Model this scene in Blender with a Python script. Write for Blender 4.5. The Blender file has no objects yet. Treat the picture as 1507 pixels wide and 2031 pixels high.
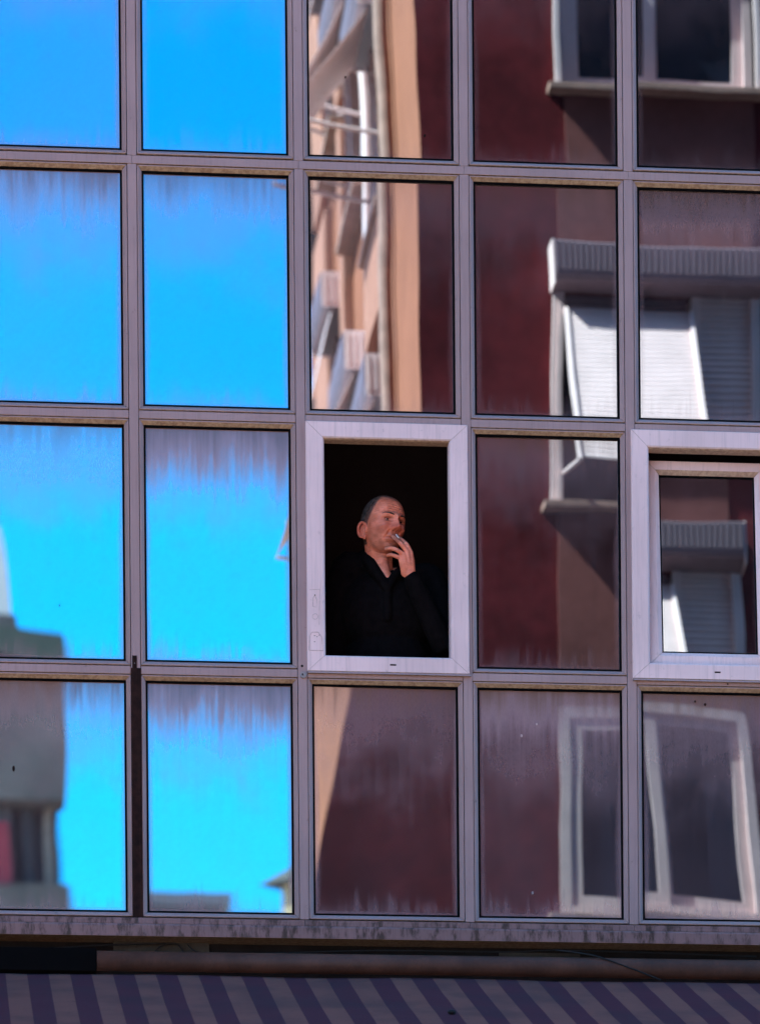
import bpy, bmesh, math, random
from mathutils import Vector, Matrix, noise as mnoise
random.seed(7)
sc = bpy.context.scene
col = sc.collection

# ------------------------------------------------------------------ camera
D = 18.0                       # metres from the glass front
F_PX = 470.0 * D               # focal length in photograph pixels
YAW, ROLL, SHIFT_PX, CZ = 0.10115, 0.00805, 2750.0, 1.6
CX = -D * math.tan(YAW)
cam = bpy.data.cameras.new('camera')
cam_o = bpy.data.objects.new('camera', cam); col.objects.link(cam_o)
cam.sensor_fit = 'HORIZONTAL'; cam.sensor_width = 36.0
cam.lens = F_PX / 1507.0 * 36.0
cam.shift_y = SHIFT_PX / 1507.0
cam.clip_start = 0.5; cam.clip_end = 3000
_f = Vector((math.sin(YAW), math.cos(YAW), 0)); _r0 = Vector((math.cos(YAW), -math.sin(YAW), 0)); _u0 = Vector((0, 0, 1))
_r = _r0 * math.cos(ROLL) - _u0 * math.sin(ROLL); _u = _r0 * math.sin(ROLL) + _u0 * math.cos(ROLL)
_m = Matrix((_r, _u, -_f)).transposed().to_4x4(); _m.translation = Vector((CX, -D, CZ))
cam_o.matrix_world = _m
cam.dof.use_dof = True; cam.dof.focus_distance = 18.08; cam.dof.aperture_fstop = 3.4
sc.camera = cam_o

def un(x, y, Y):
    """photograph pixel -> world point on the vertical plane at depth Y behind the glass front"""
    rr = (x - 753.5) / F_PX; uu = (1015.5 - y + SHIFT_PX) / F_PX
    r = rr * math.cos(ROLL) + uu * math.sin(ROLL); u = -rr * math.sin(ROLL) + uu * math.cos(ROLL)
    d = _r0 * r + _u0 * u + _f
    t = (Y + D) / d.y
    return Vector((CX + d.x * t, Y, CZ + d.z * t))

# ------------------------------------------------------------------ world, sun, exposure
SUN = Vector((-0.65, 0.11, 0.74)).normalized()
w = bpy.data.worlds.new('World'); sc.world = w; w.use_nodes = True
nt = w.node_tree; nt.nodes.clear()
out = nt.nodes.new('ShaderNodeOutputWorld'); bg = nt.nodes.new('ShaderNodeBackground')
sky = nt.nodes.new('ShaderNodeTexSky'); sky.sky_type = 'NISHITA'; sky.sun_disc = False
sky.sun_elevation = math.asin(SUN.z); sky.sun_rotation = math.atan2(SUN.x, SUN.y)
sky.air_density = 0.5; sky.dust_density = 1.2; sky.ozone_density = 1.5
hs = nt.nodes.new('ShaderNodeHueSaturation'); hs.inputs['Saturation'].default_value = 1.55; hs.inputs['Hue'].default_value = 0.482
nt.links.new(sky.outputs[0], hs.inputs['Color']); nt.links.new(hs.outputs[0], bg.inputs['Color'])
bg.inputs['Strength'].default_value = 0.15
nt.links.new(bg.outputs[0], out.inputs['Surface'])
sun = bpy.data.lights.new('sun', 'SUN'); sun.energy = 4.6; sun.angle = math.radians(0.53); sun.color = (1, 0.93, 0.82)
sun_o = bpy.data.objects.new('sun', sun); col.objects.link(sun_o)
sun_o.rotation_euler = SUN.to_track_quat('Z', 'Y').to_euler(); sun_o.location = (-20, 3, 40)
vs = sc.view_settings
vs.view_transform = 'Standard'; vs.look = 'None'; vs.gamma = 1.0; vs.exposure = 2.75

# ------------------------------------------------------------------ helpers
def tag(o, label=None, cat=None, group=None, kind=None):
    if label: o['label'] = label
    if cat: o['category'] = cat
    if group: o['group'] = group
    if kind: o['kind'] = kind
    return o
def empty(name, loc=(0, 0, 0)):
    o = bpy.data.objects.new(name, None); col.objects.link(o); o.location = loc; o.empty_display_size = 0.2
    bpy.context.view_layer.update()
    return o
def link(name, me, mat, parent=None):
    o = bpy.data.objects.new(name, me); col.objects.link(o)
    if mat is not None and not me.materials: me.materials.append(mat)
    if parent is not None:
        o.parent = parent; o.matrix_parent_inverse = parent.matrix_world.inverted()
    return o
class MB:
    def __init__(s, fn=None): s.v = []; s.f = []; s.fn = fn
    def add(s, vs_, fs):
        b = len(s.v)
        s.v += [s.fn(Vector(p)) if s.fn else Vector(p) for p in vs_]
        s.f += [tuple(b + i for i in f) for f in fs]
        return s
    def box(s, a, b):
        (x0, y0, z0), (x1, y1, z1) = a, b
        return s.add([(x0, y0, z0), (x1, y0, z0), (x1, y1, z0), (x0, y1, z0), (x0, y0, z1), (x1, y0, z1), (x1, y1, z1), (x0, y1, z1)],
                     [(3, 2, 1, 0), (4, 5, 6, 7), (0, 1, 5, 4), (1, 2, 6, 5), (2, 3, 7, 6), (3, 0, 4, 7)])
    def prism(s, prof, axis, a, b):
        """closed polygon prof in the two other axes swept along axis from a to b"""
        def P(q, t):
            return {'x': (t, q[0], q[1]), 'y': (q[0], t, q[1]), 'z': (q[0], q[1], t)}[axis]
        n = len(prof)
        vs_ = [P(q, a) for q in prof] + [P(q, b) for q in prof]
        fs = [(i, (i + 1) % n, n + (i + 1) % n, n + i) for i in range(n)] + [tuple(range(n - 1, -1, -1)), tuple(range(n, 2 * n))]
        return s.add(vs_, fs)
    def tube(s, pts, r, n=10, cap=True):
        pts = [Vector(p) for p in pts]; rs = r if isinstance(r, (list, tuple)) else [r] * len(pts)
        vs_ = []; fs = []
        up = Vector((0.13, 0.21, 0.97))
        for i, p in enumerate(pts):
            t = (pts[min(i + 1, len(pts) - 1)] - pts[max(i - 1, 0)]).normalized()
            a = t.cross(up)
            if a.length < 0.1: a = t.cross(Vector((1, 0, 0)))
            a.normalize(); b = t.cross(a)
            for k in range(n):
                th = 2 * math.pi * k / n
                vs_.append(p + (a * math.cos(th) + b * math.sin(th)) * rs[i])
        for i in range(len(pts) - 1):
            for k in range(n):
                fs.append((i * n + k, i * n + (k + 1) % n, (i + 1) * n + (k + 1) % n, (i + 1) * n + k))
        if cap:
            fs.append(tuple(range(n - 1, -1, -1))); fs.append(tuple((len(pts) - 1) * n + k for k in range(n)))
        return s.add(vs_, fs)
    def ball(s, c, r, nu=14, nv=10, scale=(1, 1, 1), rot=None):
        vs_ = []; fs = []
        for j in range(nv + 1):
            ph = math.pi * j / nv
            for i in range(nu):
                th = 2 * math.pi * i / nu
                p = Vector((math.sin(ph) * math.cos(th) * scale[0], math.sin(ph) * math.sin(th) * scale[1], math.cos(ph) * scale[2])) * r
                if rot: p = rot @ p
                vs_.append(Vector(c) + p)
        for j in range(nv):
            for i in range(nu):
                fs.append((j * nu + i, (j + 1) * nu + i, (j + 1) * nu + (i + 1) % nu, j * nu + (i + 1) % nu))
        return s.add(vs_, fs)
    def mesh(s, name, smooth=False, bevel=0.0):
        me = bpy.data.meshes.new(name); me.from_pydata([tuple(v) for v in s.v], [], s.f)
        bm = bmesh.new(); bm.from_mesh(me)
        bmesh.ops.remove_doubles(bm, verts=bm.verts, dist=1e-6)
        if bevel > 0:
            ed = [e for e in bm.edges if len(e.link_faces) == 2 and e.calc_face_angle(0) > 0.5]
            bmesh.ops.bevel(bm, geom=ed, offset=bevel, segments=2, affect='EDGES', profile=0.6)
        bmesh.ops.recalc_face_normals(bm, faces=bm.faces)
        bm.to_mesh(me); bm.free()
        if smooth:
            for p in me.polygons: p.use_smooth = True
        me.update(); return me
    def build(s, name, mat, parent=None, smooth=False, bevel=0.0):
        return link(name, s.mesh(name, smooth, bevel), mat, parent)

# ------------------------------------------------------------------ materials
def M_(name):
    m = bpy.data.materials.new(name); m.use_nodes = True
    n = m.node_tree; n.nodes.clear()
    o = n.nodes.new('ShaderNodeOutputMaterial')
    return m, n, o
def N(n, t, **kw):
    x = n.nodes.new(t)
    for k, v in kw.items():
        if k.startswith('i_'):
            key = k[2:]; key = int(key) if key.isdigit() else key.replace('_', ' ')
            x.inputs[key].default_value = v
        else: setattr(x, k, v)
    return x
def mth(n, op, a, b=None, c=None, clamp=False):
    x = n.nodes.new('ShaderNodeMath'); x.operation = op; x.use_clamp = clamp
    for i, v in enumerate((a, b, c)):
        if v is None: continue
        if isinstance(v, (int, float)): x.inputs[i].default_value = v
        else: n.links.new(v, x.inputs[i])
    return x.outputs[0]
def ramp(n, fac, stops):
    r = n.nodes.new('ShaderNodeValToRGB'); n.links.new(fac, r.inputs[0])
    e = r.color_ramp.elements
    while len(e) < len(stops): e.new(0.5)
    for q, (p, c) in zip(e, stops):
        q.position = p; q.color = (c, c, c, 1) if isinstance(c, (int, float)) else (*c, 1)
    return r.outputs[0]
def mapr(n, v, a, b, c=0.0, d=1.0):
    x = n.nodes.new('ShaderNodeMapRange'); x.interpolation_type = 'SMOOTHSTEP'
    n.links.new(v, x.inputs[0])
    for i, q in enumerate((a, b, c, d)): x.inputs[i + 1].default_value = q
    return x.outputs[0]
def coords(n, scale=(1, 1, 1), kind='Object', loc=(0, 0, 0)):
    t = n.nodes.new('ShaderNodeTexCoord'); mp = n.nodes.new('ShaderNodeMapping')
    n.links.new(t.outputs[kind], mp.inputs[0]); mp.inputs['Scale'].default_value = scale; mp.inputs['Location'].default_value = loc
    return mp.outputs[0]
def noise(n, vec, scale=5, detail=4, rough=0.55):
    x = n.nodes.new('ShaderNodeTexNoise'); n.links.new(vec, x.inputs['Vector'])
    x.inputs['Scale'].default_value = scale; x.inputs['Detail'].default_value = detail; x.inputs['Roughness'].default_value = rough
    return x.outputs['Fac']
def mixc(n, fac, a, b):
    x = n.nodes.new('ShaderNodeMix'); x.data_type = 'RGBA'
    if isinstance(fac, (int, float)): x.inputs[0].default_value = fac
    else: n.links.new(fac, x.inputs[0])
    for i, v in ((6, a), (7, b)):
        if isinstance(v, tuple): x.inputs[i].default_value = (*v, 1)
        else: n.links.new(v, x.inputs[i])
    return x.outputs[2]
def bump(n, h, strength=0.2, dist=0.002):
    b = n.nodes.new('ShaderNodeBump'); b.inputs['Strength'].default_value = strength; b.inputs['Distance'].default_value = dist
    n.links.new(h, b.inputs['Height']); return b.outputs[0]
def plain(name, color, rough=0.6, var=0.2, scale=8, streak=0.0, spec=0.3, metal=0.0, bmp=0.15, bdist=0.002, dirt=None):
    """painted / plastered surface: base colour with soft patches, fine grain and optional vertical streaks"""
    m, n, o = M_(name)
    p = N(n, 'ShaderNodeBsdfPrincipled'); p.inputs['Roughness'].default_value = rough; p.inputs['Metallic'].default_value = metal
    p.inputs['Specular IOR Level'].default_value = spec
    a = noise(n, coords(n), scale, 5); b = noise(n, coords(n), scale * 9, 3)
    lo = tuple(c * (1 - var) for c in color); hi = tuple(min(1, c * (1 + var * 0.6)) for c in color)
    c = mixc(n, mapr(n, mth(n, 'ADD', mth(n, 'MULTIPLY', a, 0.75), mth(n, 'MULTIPLY', b, 0.25)), 0.3, 0.7), lo, hi)
    if streak > 0:
        s = noise(n, coords(n, (70, 70, 2.5)), 1, 5, 0.7)
        c = mixc(n, mth(n, 'MULTIPLY', mapr(n, s, 0.5, 0.8), streak), c, dirt or tuple(q * 0.35 for q in color))
    n.links.new(c, p.inputs['Base Color'])
    if bmp: n.links.new(bump(n, b, bmp, bdist), p.inputs['Normal'])
    n.links.new(p.outputs[0], o.inputs[0]); return m

def frame_material(name, color, grime=(0.11, 0.075, 0.06), amount=0.55, thr=(0.60, 0.74), drip=1.0):
    """old off-white lacquer: vertical rain streaks, grime specks, faint blotches"""
    m, n, o = M_(name)
    p = N(n, 'ShaderNodeBsdfPrincipled'); p.inputs['Roughness'].default_value = 0.48; p.inputs['Specular IOR Level'].default_value = 0.35
    geo = n.nodes.new('ShaderNodeNewGeometry')
    mp = n.nodes.new('ShaderNodeMapping'); n.links.new(geo.outputs['Position'], mp.inputs[0]); mp.inputs['Scale'].default_value = (1, 1, 1)
    big = noise(n, mp.outputs[0], 2.3, 4)
    mp2 = n.nodes.new('ShaderNodeMapping'); n.links.new(geo.outputs['Position'], mp2.inputs[0]); mp2.inputs['Scale'].default_value = (90, 90, 3)
    st = noise(n, mp2.outputs[0], 1, 5, 0.7)
    fine = noise(n, mp.outputs[0], 160, 3)
    mp3 = n.nodes.new('ShaderNodeMapping'); n.links.new(geo.outputs['Position'], mp3.inputs[0]); mp3.inputs['Scale'].default_value = (1, 1, drip)
    spk = noise(n, mp3.outputs[0], 28, 6, 0.7)
    c = mixc(n, mapr(n, big, 0.3, 0.7), tuple(q * 0.84 for q in color), color)
    c = mixc(n, mth(n, 'MULTIPLY', mapr(n, st, 0.45, 0.75), 0.42), c, tuple(q * 0.55 for q in color))
    c = mixc(n, mth(n, 'MULTIPLY', mapr(n, spk, *thr), amount), c, grime)
    # faces that look down are a mottled beige
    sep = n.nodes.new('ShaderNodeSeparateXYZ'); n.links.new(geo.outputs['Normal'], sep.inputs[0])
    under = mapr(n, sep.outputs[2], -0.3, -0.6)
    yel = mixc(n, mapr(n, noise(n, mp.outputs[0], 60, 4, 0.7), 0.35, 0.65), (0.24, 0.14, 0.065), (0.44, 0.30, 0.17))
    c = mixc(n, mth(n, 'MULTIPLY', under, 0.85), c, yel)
    n.links.new(c, p.inputs['Base Color'])
    n.links.new(bump(n, mth(n, 'ADD', fine, st), 0.12, 0.0015), p.inputs['Normal'])
    n.links.new(p.outputs[0], o.inputs[0]); return m

def glass_material():
    """mirror-coated glazing with a dusty, rain-streaked film (pane properties set how dirty it is and the sky tone put in its tint)"""
    m, n, o = M_('coated_glass')
    gl = N(n, 'ShaderNodeBsdfAnisotropic'); gl.inputs['Roughness'].default_value = 0.0
    gl.inputs['Color'].default_value = (0.30, 0.475, 0.56, 1)
    ct = n.nodes.new('ShaderNodeAttribute'); ct.attribute_type = 'OBJECT'; ct.attribute_name = 'sky_tint'
    n.links.new(mixc(n, ct.outputs['Fac'], (0.29, 0.41, 0.53), (0.31, 0.60, 0.64)), gl.inputs['Color'])  # tint carries the mirrored sky's gradient in the glass colour
    oi = n.nodes.new('ShaderNodeObjectInfo')
    df = N(n, 'ShaderNodeBsdfDiffuse')
    gen = n.nodes.new('ShaderNodeTexCoord'); sep = n.nodes.new('ShaderNodeSeparateXYZ'); n.links.new(gen.outputs['Generated'], sep.inputs[0])
    u, v = sep.outputs[0], sep.outputs[2]
    geo = n.nodes.new('ShaderNodeNewGeometry')
    def nz(sc_, scale, det=5, rough=0.65):
        mp = n.nodes.new('ShaderNodeMapping'); n.links.new(geo.outputs['Position'], mp.inputs[0]); mp.inputs['Scale'].default_value = sc_
        return noise(n, mp.outputs[0], scale, det, rough)
    at = n.nodes.new('ShaderNodeAttribute'); at.attribute_type = 'OBJECT'; at.attribute_name = 'dirt'
    at2 = n.nodes.new('ShaderNodeAttribute'); at2.attribute_type = 'OBJECT'; at2.attribute_name = 'veil'
    streak = nz((55, 1, 2.2), 1.0); soft = nz((9, 1, 2.0), 1.0, 3); cloud = nz((2.5, 1, 2.0), 1.0, 3); grain = nz((400, 1, 60), 1.0, 2)
    blot = nz((4.5, 1, 4.0), 1.0, 4)
    streak_s = nz((48, 1, 2.0), 1.0, 2, 0.5)
    fine_j = mth(n, 'MULTIPLY', mth(n, 'SUBTRACT', streak_s, 0.5), 0.20)
    jag = mth(n, 'ADD', fine_j, mth(n, 'MULTIPLY', mth(n, 'SUBTRACT', soft, 0.5), 0.30))
    vj = mth(n, 'ADD', mth(n, 'ADD', v, jag), mth(n, 'MULTIPLY', mth(n, 'SUBTRACT', oi.outputs['Random'], 0.62), 0.26))
    vb = mth(n, 'ADD', mth(n, 'ADD', v, fine_j), mth(n, 'MULTIPLY', mth(n, 'SUBTRACT', blot, 0.5), 0.75))
    top = mth(n, 'ADD', mth(n, 'MULTIPLY', mapr(n, vj, 0.74, 1.06), 0.55), mth(n, 'MULTIPLY', mapr(n, vb, 0.42, 0.92), 0.30))
    bot = mth(n, 'MULTIPLY', mapr(n, mth(n, 'ADD', v, jag), 0.10, -0.04), 0.32)
    eu = mth(n, 'MINIMUM', u, mth(n, 'SUBTRACT', 1.0, u)); ev = mth(n, 'MINIMUM', v, mth(n, 'SUBTRACT', 1.0, v))
    edge = mth(n, 'MULTIPLY', mapr(n, mth(n, 'ADD', mth(n, 'MINIMUM', eu, mth(n, 'MULTIPLY', ev, 1.6)), mth(n, 'MULTIPLY', mth(n, 'SUBTRACT', soft, 0.5), 0.05)), 0.060, 0.0), 0.5)
    base = mth(n, 'MULTIPLY', mth(n, 'ADD', mth(n, 'MULTIPLY', streak, 0.5), cloud), at2.outputs['Fac'])
    tot = mth(n, 'ADD', mth(n, 'MULTIPLY', mth(n, 'MAXIMUM', mth(n, 'MAXIMUM', top, bot), edge), at.outputs['Fac']), base)
    tot = mth(n, 'MULTIPLY', tot, mth(n, 'ADD', 0.72, mth(n, 'MULTIPLY', grain, 0.56)))
    tot = mth(n, 'MINIMUM', tot, 0.92, clamp=True)
    dc = mixc(n, mapr(n, mth(n, 'ADD', v, mth(n, 'MULTIPLY', jag, 0.8)), 0.84, 1.04), (0.36, 0.235, 0.25), (0.20, 0.118, 0.098))
    n.links.new(dc, df.inputs['Color'])
    mx = n.nodes.new('ShaderNodeMixShader'); n.links.new(tot, mx.inputs[0]); n.links.new(gl.outputs[0], mx.inputs[1]); n.links.new(df.outputs[0], mx.inputs[2])
    n.links.new(mx.outputs[0], o.inputs[0]); return m

MT = {}
MT['frame'] = frame_material('aged_frame_lacquer', (0.37, 0.245, 0.235))
MT['pvc'] = frame_material('white_window_profile', (0.82, 0.585, 0.56), amount=0.25)
MT['sill'] = frame_material('weathered_sill', (0.24, 0.135, 0.130), grime=(0.030, 0.016, 0.010), amount=0.9, thr=(0.44, 0.66), drip=0.30)
MT['gasket'] = plain('black_rubber_gasket', (0.0022, 0.0018, 0.002), 0.9, 0.2, 20, spec=0.08, bmp=0)
MT['glass'] = glass_material()
MT['rust'] = plain('rusted_steel', (0.022, 0.008, 0.006), 0.85, 0.6, 30, streak=0.6, dirt=(0.06, 0.022, 0.014), spec=0.15, bmp=0.5)
MT['dark'] = plain('shade_dark_render', (0.018, 0.014, 0.013), 0.9, 0.4, 6, spec=0.1)  # near-black to carry the shade under the sill in its colour
MT['farwall'] = plain('soot_brown_render', (0.10, 0.058, 0.056), 0.9, 0.4, 0.8, streak=0.5)
MT['olive'] = plain('greenish_board', (0.05, 0.042, 0.032), 0.8, 0.4, 12, streak=0.4)
MT['pipe'] = plain('brown_painted_pipe', (0.085, 0.034, 0.022), 0.6, 0.35, 9, streak=0.4)
MT['cable'] = plain('black_cable', (0.008, 0.007, 0.007), 0.6, 0.1, 20, bmp=0)
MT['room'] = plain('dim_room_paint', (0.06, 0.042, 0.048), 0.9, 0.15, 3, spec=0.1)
MT['slot'] = plain('dark_slot', (0.006, 0.005, 0.005), 0.8, 0.1, 20, bmp=0)
MT['residue'] = plain('glue_residue', (0.46, 0.33, 0.31), 0.9, 0.5, 60, spec=0.1)
MT['steel'] = plain('dull_zinc', (0.30, 0.26, 0.25), 0.5, 0.3, 60, metal=0.4)
# opposite side of the street
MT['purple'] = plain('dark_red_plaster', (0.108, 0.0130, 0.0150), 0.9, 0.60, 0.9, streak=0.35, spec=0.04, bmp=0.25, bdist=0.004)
MT['brownband'] = plain('grey_brown_plaster', (0.19, 0.060, 0.052), 0.9, 0.3, 1.3, streak=0.3, spec=0.04, bmp=0.25, bdist=0.004)
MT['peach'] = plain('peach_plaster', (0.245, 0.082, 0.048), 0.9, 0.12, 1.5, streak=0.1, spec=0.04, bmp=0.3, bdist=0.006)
MT['white'] = plain('white_window_frame', (0.60, 0.39, 0.37), 0.5, 0.1, 5)
MT['boxgrey'] = plain('grey_shutter_box', (0.20, 0.125, 0.14), 0.5, 0.12, 5)
MT['slat'] = plain('white_shutter_slat', (0.70, 0.47, 0.44), 0.5, 0.08, 6)
MT['darkglass'] = plain('dark_window_glass', (0.006, 0.009, 0.018), 0.08, 0.3, 2, spec=0.5, bmp=0)
MT['stone'] = plain('pale_sill_stone', (0.30, 0.15, 0.115), 0.8, 0.25, 9, streak=0.3)
MT['concrete'] = plain('grey_concrete', (0.24, 0.16, 0.15), 0.9, 0.3, 2, streak=0.3)
MT['cream'] = plain('cream_plaster', (0.55, 0.30, 0.17), 0.9, 0.15, 2, streak=0.2)
MT['redcloth'] = plain('red_awning_cloth', (0.42, 0.03, 0.04), 0.8, 0.2, 4)
MT['eave'] = plain('dark_eave_timber', (0.05, 0.03, 0.03), 0.8, 0.3, 6)
MT['loggia'] = plain('pale_peach_plaster', (0.33, 0.135, 0.095), 0.9, 0.15, 2, streak=0.2, spec=0.04)
MT['tile'] = plain('roof_tile_red', (0.25, 0.10, 0.07), 0.8, 0.3, 9)
MT['asphalt'] = plain('asphalt', (0.06, 0.055, 0.052), 0.9, 0.3, 3, bmp=0.5, bdist=0.01)
MT['pave'] = plain('paving', (0.28, 0.23, 0.20), 0.9, 0.2, 3)

# ------------------------------------------------------------------ ground and street
def sheet(name, x0, x1, y0, y1, z, mat):
    return MB().add([(x0, y0, z), (x1, y0, z), (x1, y1, z), (x0, y1, z)], [(0, 1, 2, 3)]).build(name, mat)
tag(sheet('ground', -600, 600, -600, 600, 0.0, MT['pave']), kind='structure')
tag(sheet('street', -120, 120, -8.0, -2.2, 0.004, MT['asphalt']), kind='structure')
for nm, a, b in (('pavement', -2.2, -0.02), ('pavement', -9.98, -8.0)):
    tag(MB().box((-120, a, 0.0), (120, b, 0.13)).build(nm, MT['pave'], bevel=0.02), kind='structure')

# ------------------------------------------------------------------ the glass-fronted building
PX0, PITCH = -1.69775, 0.70523
mx_ = lambda i: PX0 + i * PITCH                    # mullion centre lines
T = [CZ + 7.32689 + 1.0775, CZ + 7.32689, CZ + 6.25161, CZ + 5.17138]   # groove under each transom
B = CZ + 4.14587                                   # line under the lowest beads
C0, C1 = -1, 6                                     # columns built: one spare on each side
office = empty('glass_front_building', (0, 0, 0))
tag(office, 'old glass-fronted building with a lilac-white grid of mirror panes above a striped awning', 'building')
XL, XR = mx_(C0), mx_(C1)

def frame_bars(name, x0, x1, z0, z1, prof, mat, parent, sides='BRTL', off=(0, 0, 0, 0), bev=0.0, fn=None):
    """four mitred bars round a rectangle; prof = (inset, depth) points across the bar"""
    res = []
    def cor(i, d):
        return [(x0 + i, d, z0 + i), (x1 - i, d, z0 + i), (x1 - i, d, z1 - i), (x0 + i, d, z1 - i)]
    for k, s in enumerate('BRTL'):
        if s not in sides: continue
        mb = MB(fn)
        vs_ = []
        for i, d in prof:
            c = cor(i, d); a, b = Vector(c[k]), Vector(c[(k + 1) % 4])
            e = (b - a).normalized() * 0.0009          # hairline at the mitre
            vs_ += [a + e, b - e]
        n_ = len(prof)
        fs = [(2 * j, 2 * j + 1, 2 * j + 3, 2 * j + 2) for j in range(n_ - 1)]
        fs.append((2 * n_ - 2, 2 * n_ - 1, 1, 0))      # back
        fs.append(tuple(2 * j for j in range(n_))); fs.append(tuple(2 * j + 1 for j in range(n_ - 1, -1, -1)))
        mb.add(vs_, fs)
        res.append(mb.build(name, mat, parent))
    return res

BEAD = [(0.0, 0.030), (0.0, 0.004), (0.0012, 0.0012), (0.0050, 0.0012), (0.0062, 0.0022), (0.0185, 0.0145), (0.0195, 0.0165), (0.0195, 0.030)]
GASK = [(0.0190, 0.046), (0.0190, 0.0172), (0.0205, 0.0160), (0.0270, 0.0160), (0.0280, 0.0180), (0.0280, 0.046)]
# per pane: slope about the vertical axis, slope about the horizontal axis, twist, bow across, bow along, dirt, veil
WARP = {(3, 0): (0.0005, 0.0, 0.001, 0.0, 0.0), (3, 1): (0.0, 0.0, 0.0008, 0.0, 0.0), (3, 2): (0.0265, 0.0, -0.012, -0.009, 0.0), (3, 4): (0.0, 0.0, 0.0066, 0.001, 0.0), (3, 3): (-0.001, 0.0, 0.001, 0.0, 0.0),
        (0, 2): (0.0008, 0.0, 0.0026, 0.0, 0.001), (1, 2): (0.0, 0.0, 0.0005, 0.0, 0.001), (0, 3): (-0.003, 0.0, 0.001, 0.0, 0.0), (0, 4): (-0.001, 0.0, 0.001, 0.0, 0.0),
        (1, 3): (-0.001, 0.0, 0.001, 0.001, 0.0), (1, 4): (-0.0005, 0.0, -0.001, 0.0, 0.001), (2, 3): (0.0, 0.0, 0.0, 0.0, 0.0)}
def pane_mesh(x0, x1, z0, z1, y, wp, nx=14, nz=20, seed=0):
    a, b, c, d, e = wp
    xc, zc = (x0 + x1) / 2, (z0 + z1) / 2
    vs_ = []; fs = []
    for j in range(nz + 1):
        for i in range(nx + 1):
            x = x0 + (x1 - x0) * i / nx; z = z0 + (z1 - z0) * j / nz
            u, v = x - xc, z - zc
            h = a * u + b * v + c * u * v + d * u * u + e * v * v
            h += 0.00022 * mnoise.noise(Vector((x * 2.2, seed * 3.7, z * 2.0))) + 0.00004 * mnoise.noise(Vector((x * 7, seed * 1.7 + 9, z * 5)))
            vs_.append((x, y + h, z))
    for j in range(nz):
        for i in range(nx):
            k = j * (nx + 1) + i
            fs.append((k, k + 1, k + nx + 2, k + nx + 1))
    me = bpy.data.meshes.new('glass_pane'); me.from_pydata(vs_, [], fs)
    for p in me.polygons: p.use_smooth = True
    return me

DIRT = {0: (0.55, 0.03), 1: (0.85, 0.06), 2: (0.95, 0.08), 3: (1.1, 0.14)}
PANES = {}
OPEN = {(2, 2), (2, 4)}                            # row, column of the two opening windows
for r in range(4):
    zt = T[r] - 0.0012; zb = (T[r + 1] + (0.044 if r == 0 else 0.040)) if r < 3 else B + 0.004
    for c in range(C0, C1):
        if (r, c) in OPEN: continue
        x0, x1 = mx_(c) + 0.0218, mx_(c + 1) - 0.0218
        rnd = random.Random(r * 31 + c * 7)
        wp = WARP.get((r, c), (rnd.uniform(-1, 1) * 0.002, rnd.uniform(-1, 1) * 0.002, rnd.uniform(-1, 1) * 0.004, rnd.uniform(-1, 1) * 0.002, rnd.uniform(-1, 1) * 0.002))
        me = pane_mesh(x0 + 0.022, x1 - 0.022, zb + 0.022, zt - 0.022, 0.028, wp, seed=r * 11 + c)
        po = link('glass_pane', me, MT['glass'], office)
        dv = DIRT[r]; k = rnd.uniform(0.8, 1.2)
        po['dirt'] = dv[0] * k * (0.55 if c >= 2 and r < 3 else 1.0); po['veil'] = dv[1] * rnd.uniform(0.7, 1.3) * (0.35 if c >= 2 and r < 3 else 1.0)
        po['sky_tint'] = (0.10, 0.40, 0.85, 1.0)[r] + rnd.uniform(-.06, .06) if c < 2 else 0.35 + rnd.uniform(-.1, .1)  # lower sky panes tinted brighter cyan, painting in the sky gradient
        if (r, c) in ((0, 0), (1, 0)): po['veil'] = 0.13; po['dirt'] = 0.9  # extra veil to darken the sky mirrored in the top-left panes
        PANES[(r, c)] = po
        frame_bars('glazing_bead', x0, x1, zb, zt, BEAD, MT['frame'], po)
        frame_bars('gasket', x0, x1, zb, zt, GASK, MT['gasket'], po)

HW = 0.0195
def bar(name, a, b, mat=None, bev=0.0022):
    return MB().box(a, b).build(name, mat or MT['frame'], office, bevel=bev)
for i in range(C0, C1 + 1):                         # mullions, cut at the top transom, which runs through
    x = mx_(i)
    bar('mullion', (x - HW, 0.0, B + 0.001), (x + HW, 0.11, T[1] + 0.0015))
    bar('mullion', (x - HW, 0.0, T[1] + 0.0375), (x + HW, 0.11, T[0] + 0.0015))
for r in (2, 3):                                    # short transoms between mullions
    for c in range(C0, C1):
        bar('transom', (mx_(c) + HW + 0.0016, 0.0012, T[r] + 0.0022), (mx_(c + 1) - HW - 0.0016, 0.11, T[r] + 0.0360), bev=0.003)
for c in range(C0, C1):                             # top transom: one length per bay, butted on the mullion line
    bar('transom', (mx_(c) + 0.0003, -0.0012, T[1] + 0.0022), (mx_(c + 1) - 0.0003, 0.11, T[1] + 0.0365), bev=0.0022)
bar('transom', (XL, -0.0012, T[0] + 0.0022), (XR, 0.11, T[0] + 0.0365))
# dark board closing the frame joints from behind
for i in range(C0, C1 + 1):
    bar('joint_backing', (mx_(i) - 0.045, 0.047, B), (mx_(i) + 0.045, 0.10, T[0]), MT['gasket'], 0)
for r in range(4):
    for c in range(C0, C1):
        bar('joint_backing', (mx_(c) + 0.0455, 0.0475, T[r] - 0.012), (mx_(c + 1) - 0.0455, 0.0995, T[r] + 0.05), MT['gasket'], 0)

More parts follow.
